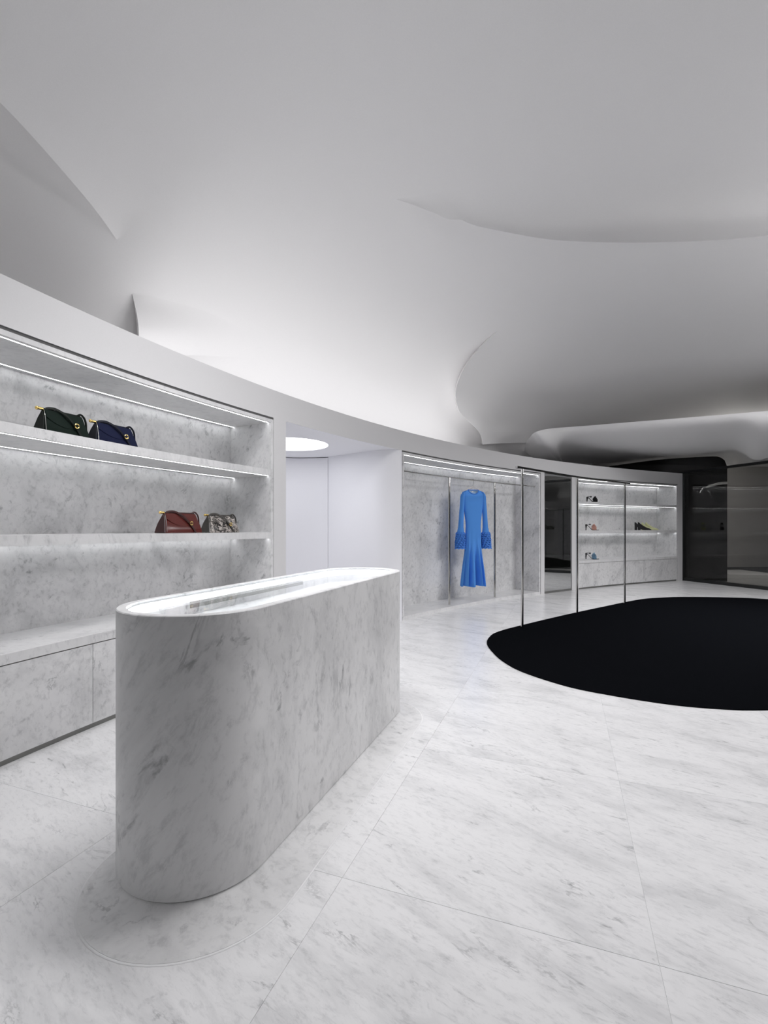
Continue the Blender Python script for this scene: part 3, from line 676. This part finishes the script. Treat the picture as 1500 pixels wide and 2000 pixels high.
# ================================================================== SHOES
M['black_leather'] = plain('black_leather', (.006, .006, .007), .35)
M['silver_sole'] = plain('grey_insole', (.35, .34, .36), .35)
def shoe_frame(px, d, turn=0.0):
    p = phi(px, d); x, y = WP(p, d); return x, y, math.radians(p-90)+turn
def sandal(label, px, ztop, mat, d=-.20, turn=math.radians(-50)):
    x, y, rz = shoe_frame(px, d, turn)
    s_ = thing('sandal', label, 'sandal', (x, y, ztop), rz, 'ruffled heeled sandals on the shoe shelves')
    s_.scale = (1.05, 1.25, 1.15)
    # toe towards +x; sole ribbon from heel to toe
    side = [(-.115, .098), (-.095, .094), (-.065, .078), (-.030, .040), (.005, .010), (.04, .004), (.09, .004), (.125, .006)]
    wid = [.020, .026, .028, .028, .034, .040, .038, .012]
    C_ = catmull([(a, b, c) for (a, b), c in zip(side, wid)], 4); m = MB()
    m.grid([[(q[0], -q[2], q[1]+.004), (q[0], q[2], q[1]+.004), (q[0], q[2], max(.0005, q[1]-.007)), (q[0], -q[2], max(.0005, q[1]-.007))] for q in C_], closed_u=True)
    m.F += [(0, 1, 2, 3), tuple(4*(len(C_)-1)+i for i in range(4))]; m.build('sole', M['black_leather'], s_, auto=40)
    m = MB(); m.grid([[(q[0], -q[2]*.9, q[1]+.0048), (q[0], q[2]*.9, q[1]+.0048)] for q in C_[6:20]]); m.build('insole', M['silver_sole'], s_)
    MB().tube([(-.104, 0, .0), (-.104, 0, .03), (-.102, 0, .065), (-.098, 0, .092)], [.009, .009, .013, .022], 10).build('heel', M['black_leather'], s_)
    MB().tube([(-.112, -.022, .100), (-.07, -.030, .106), (-.03, -.024, .100), (-.02, 0, .104), (-.03, .024, .100), (-.07, .030, .106), (-.112, .022, .100)], .0045, 8).build('ankle_strap', M['black_leather'], s_)
    MB().ball((-.036, -.024, .103), .016, .010, .014).build('bow', M['black_leather'], s_)
    rf = MB(); rnd = random.Random(hash(label) % 99)
    rf_rows = []
    for i in range(17):                                      # band over the toes
        a = math.pi*i/16; rf_rows.append([(.010, -.042*math.cos(a), .006+.055*math.sin(a)), (.075, -.042*math.cos(a), .006+.050*math.sin(a))])
    rf.grid(rf_rows)
    for k_ in range(6):                                      # upright frills
        xk = .004+.014*k_; rows = []
        for i in range(33):
            a = math.pi*i/32; wv = .010*math.sin(i*1.35+k_*1.1); hgt = (.078+.012*math.sin(i*.9+k_*2))*(.72, .98, 1.12, 1.08, .86, .58)[k_]
            rows.append([(xk, -.040*math.cos(a), .006+.050*math.sin(a)), (xk+wv*.6, -.052*math.cos(a), .008+(hgt*.8)*math.sin(a)), (xk+wv, -.060*math.cos(a), .010+hgt*1.08*math.sin(a))])
        rf.grid(rows)
    rf.build('ruffle', mat, s_, smooth=True, auto=80)
    return s_
M['peach'] = plain('peach_ruffle', (.78, .50, .42), .7); M['sky'] = plain('pale_blue_ruffle', (.26, .42, .56), .7); M['charcoal'] = plain('charcoal_ruffle', (.010, .009, .012), .6)
M['pump_black'] = plain('black_suede', (.005, .005, .006), .7); M['pump_lime'] = plain('pale_lime_leather', (.60, .62, .33), .45)
sandal('black heeled sandal with a black ruffle, on the top shoe shelf', 1158, 1.669, M['charcoal'])
sandal('black heeled sandal with a peach ruffle, on the middle shoe shelf', 1156, 1.117, M['peach'])
sandal('black heeled sandal with a pale blue ruffle, on the marble bench under the shelves', 1156, .54, M['sky'])
def pump(label, px, ztop, mat, d, group, turn=math.radians(-50)):
    x, y, rz = shoe_frame(px, d, turn)
    s_ = thing('pump', label, 'shoe', (x, y, ztop), rz, group)
    s_.scale = (1.0, 1.1, 1.25)
    # rows along the shoe, heel to toe: x, sole z, top z, half width
    st = [(-.120, .085, .128, .012), (-.114, .074, .140, .024), (-.090, .066, .128, .031), (-.060, .056, .105, .033), (-.020, .034, .080, .034), (.020, .012, .058, .037), (.050, .003, .045, .039), (.085, .001, .036, .034), (.115, .001, .024, .022), (.140, .002, .010, .006)]
    C_ = catmull(st, 3); m = MB()
    rows = []
    for x_, z0, z1, w_ in C_:
        rows.append([(x_, w_*math.cos(a)*(1 if math.sin(a) <= 0 else .9), z0+(z1-z0)*(.5+.5*max(-1, min(1, 1.5*math.sin(a))))) for a in [2*math.pi*i/16 for i in range(16)]])
    m.grid(rows, closed_u=True); m.F += [tuple(range(16))[::-1], tuple(16*(len(C_)-1)+i for i in range(16))]
    m.build('upper', mat, s_, smooth=True, auto=70)
    hl = MB(); hl.grid([[(cx_+q*math.cos(2*math.pi*i/12), q*math.sin(2*math.pi*i/12), z) for i in range(12)] for cx_, q, z in ((-.092, .028, 0), (-.092, .028, .03), (-.090, .030, .07), (-.086, .032, .092))], closed_u=True)
    hl.F += [tuple(range(12))[::-1], tuple(36+i for i in range(12))]; hl.build('heel', mat, s_)
    ins = [(-.105, 0, .137, .016), (-.08, 0, .118, .024), (-.04, 0, .092, .026), (.0, 0, .071, .027), (.03, 0, .056, .022)]
    m = MB(); m.grid([[(a, -w_, z), (a, w_, z)] for a, b, z, w_ in ins]); m.build('insole', M['silver_sole'], s_)
    return s_
pump('black suede block-heel pump standing in front, its whole side showing, on the middle shoe shelf', 1258, 1.117, M['pump_black'], -.145, 'black pumps')
pump('black suede block-heel pump half hidden behind its twin on the middle shoe shelf', 1251.5, 1.117, M['pump_black'], -.195, 'black pumps')
pump('pale lime pump with its toe showing past the black pumps', 1272.5, 1.117, M['pump_lime'], -.255, 'pale lime pumps')
pump('pale lime pump half hidden between the black pumps and its lime twin', 1265, 1.117, M['pump_lime'], -.305, 'pale lime pumps')
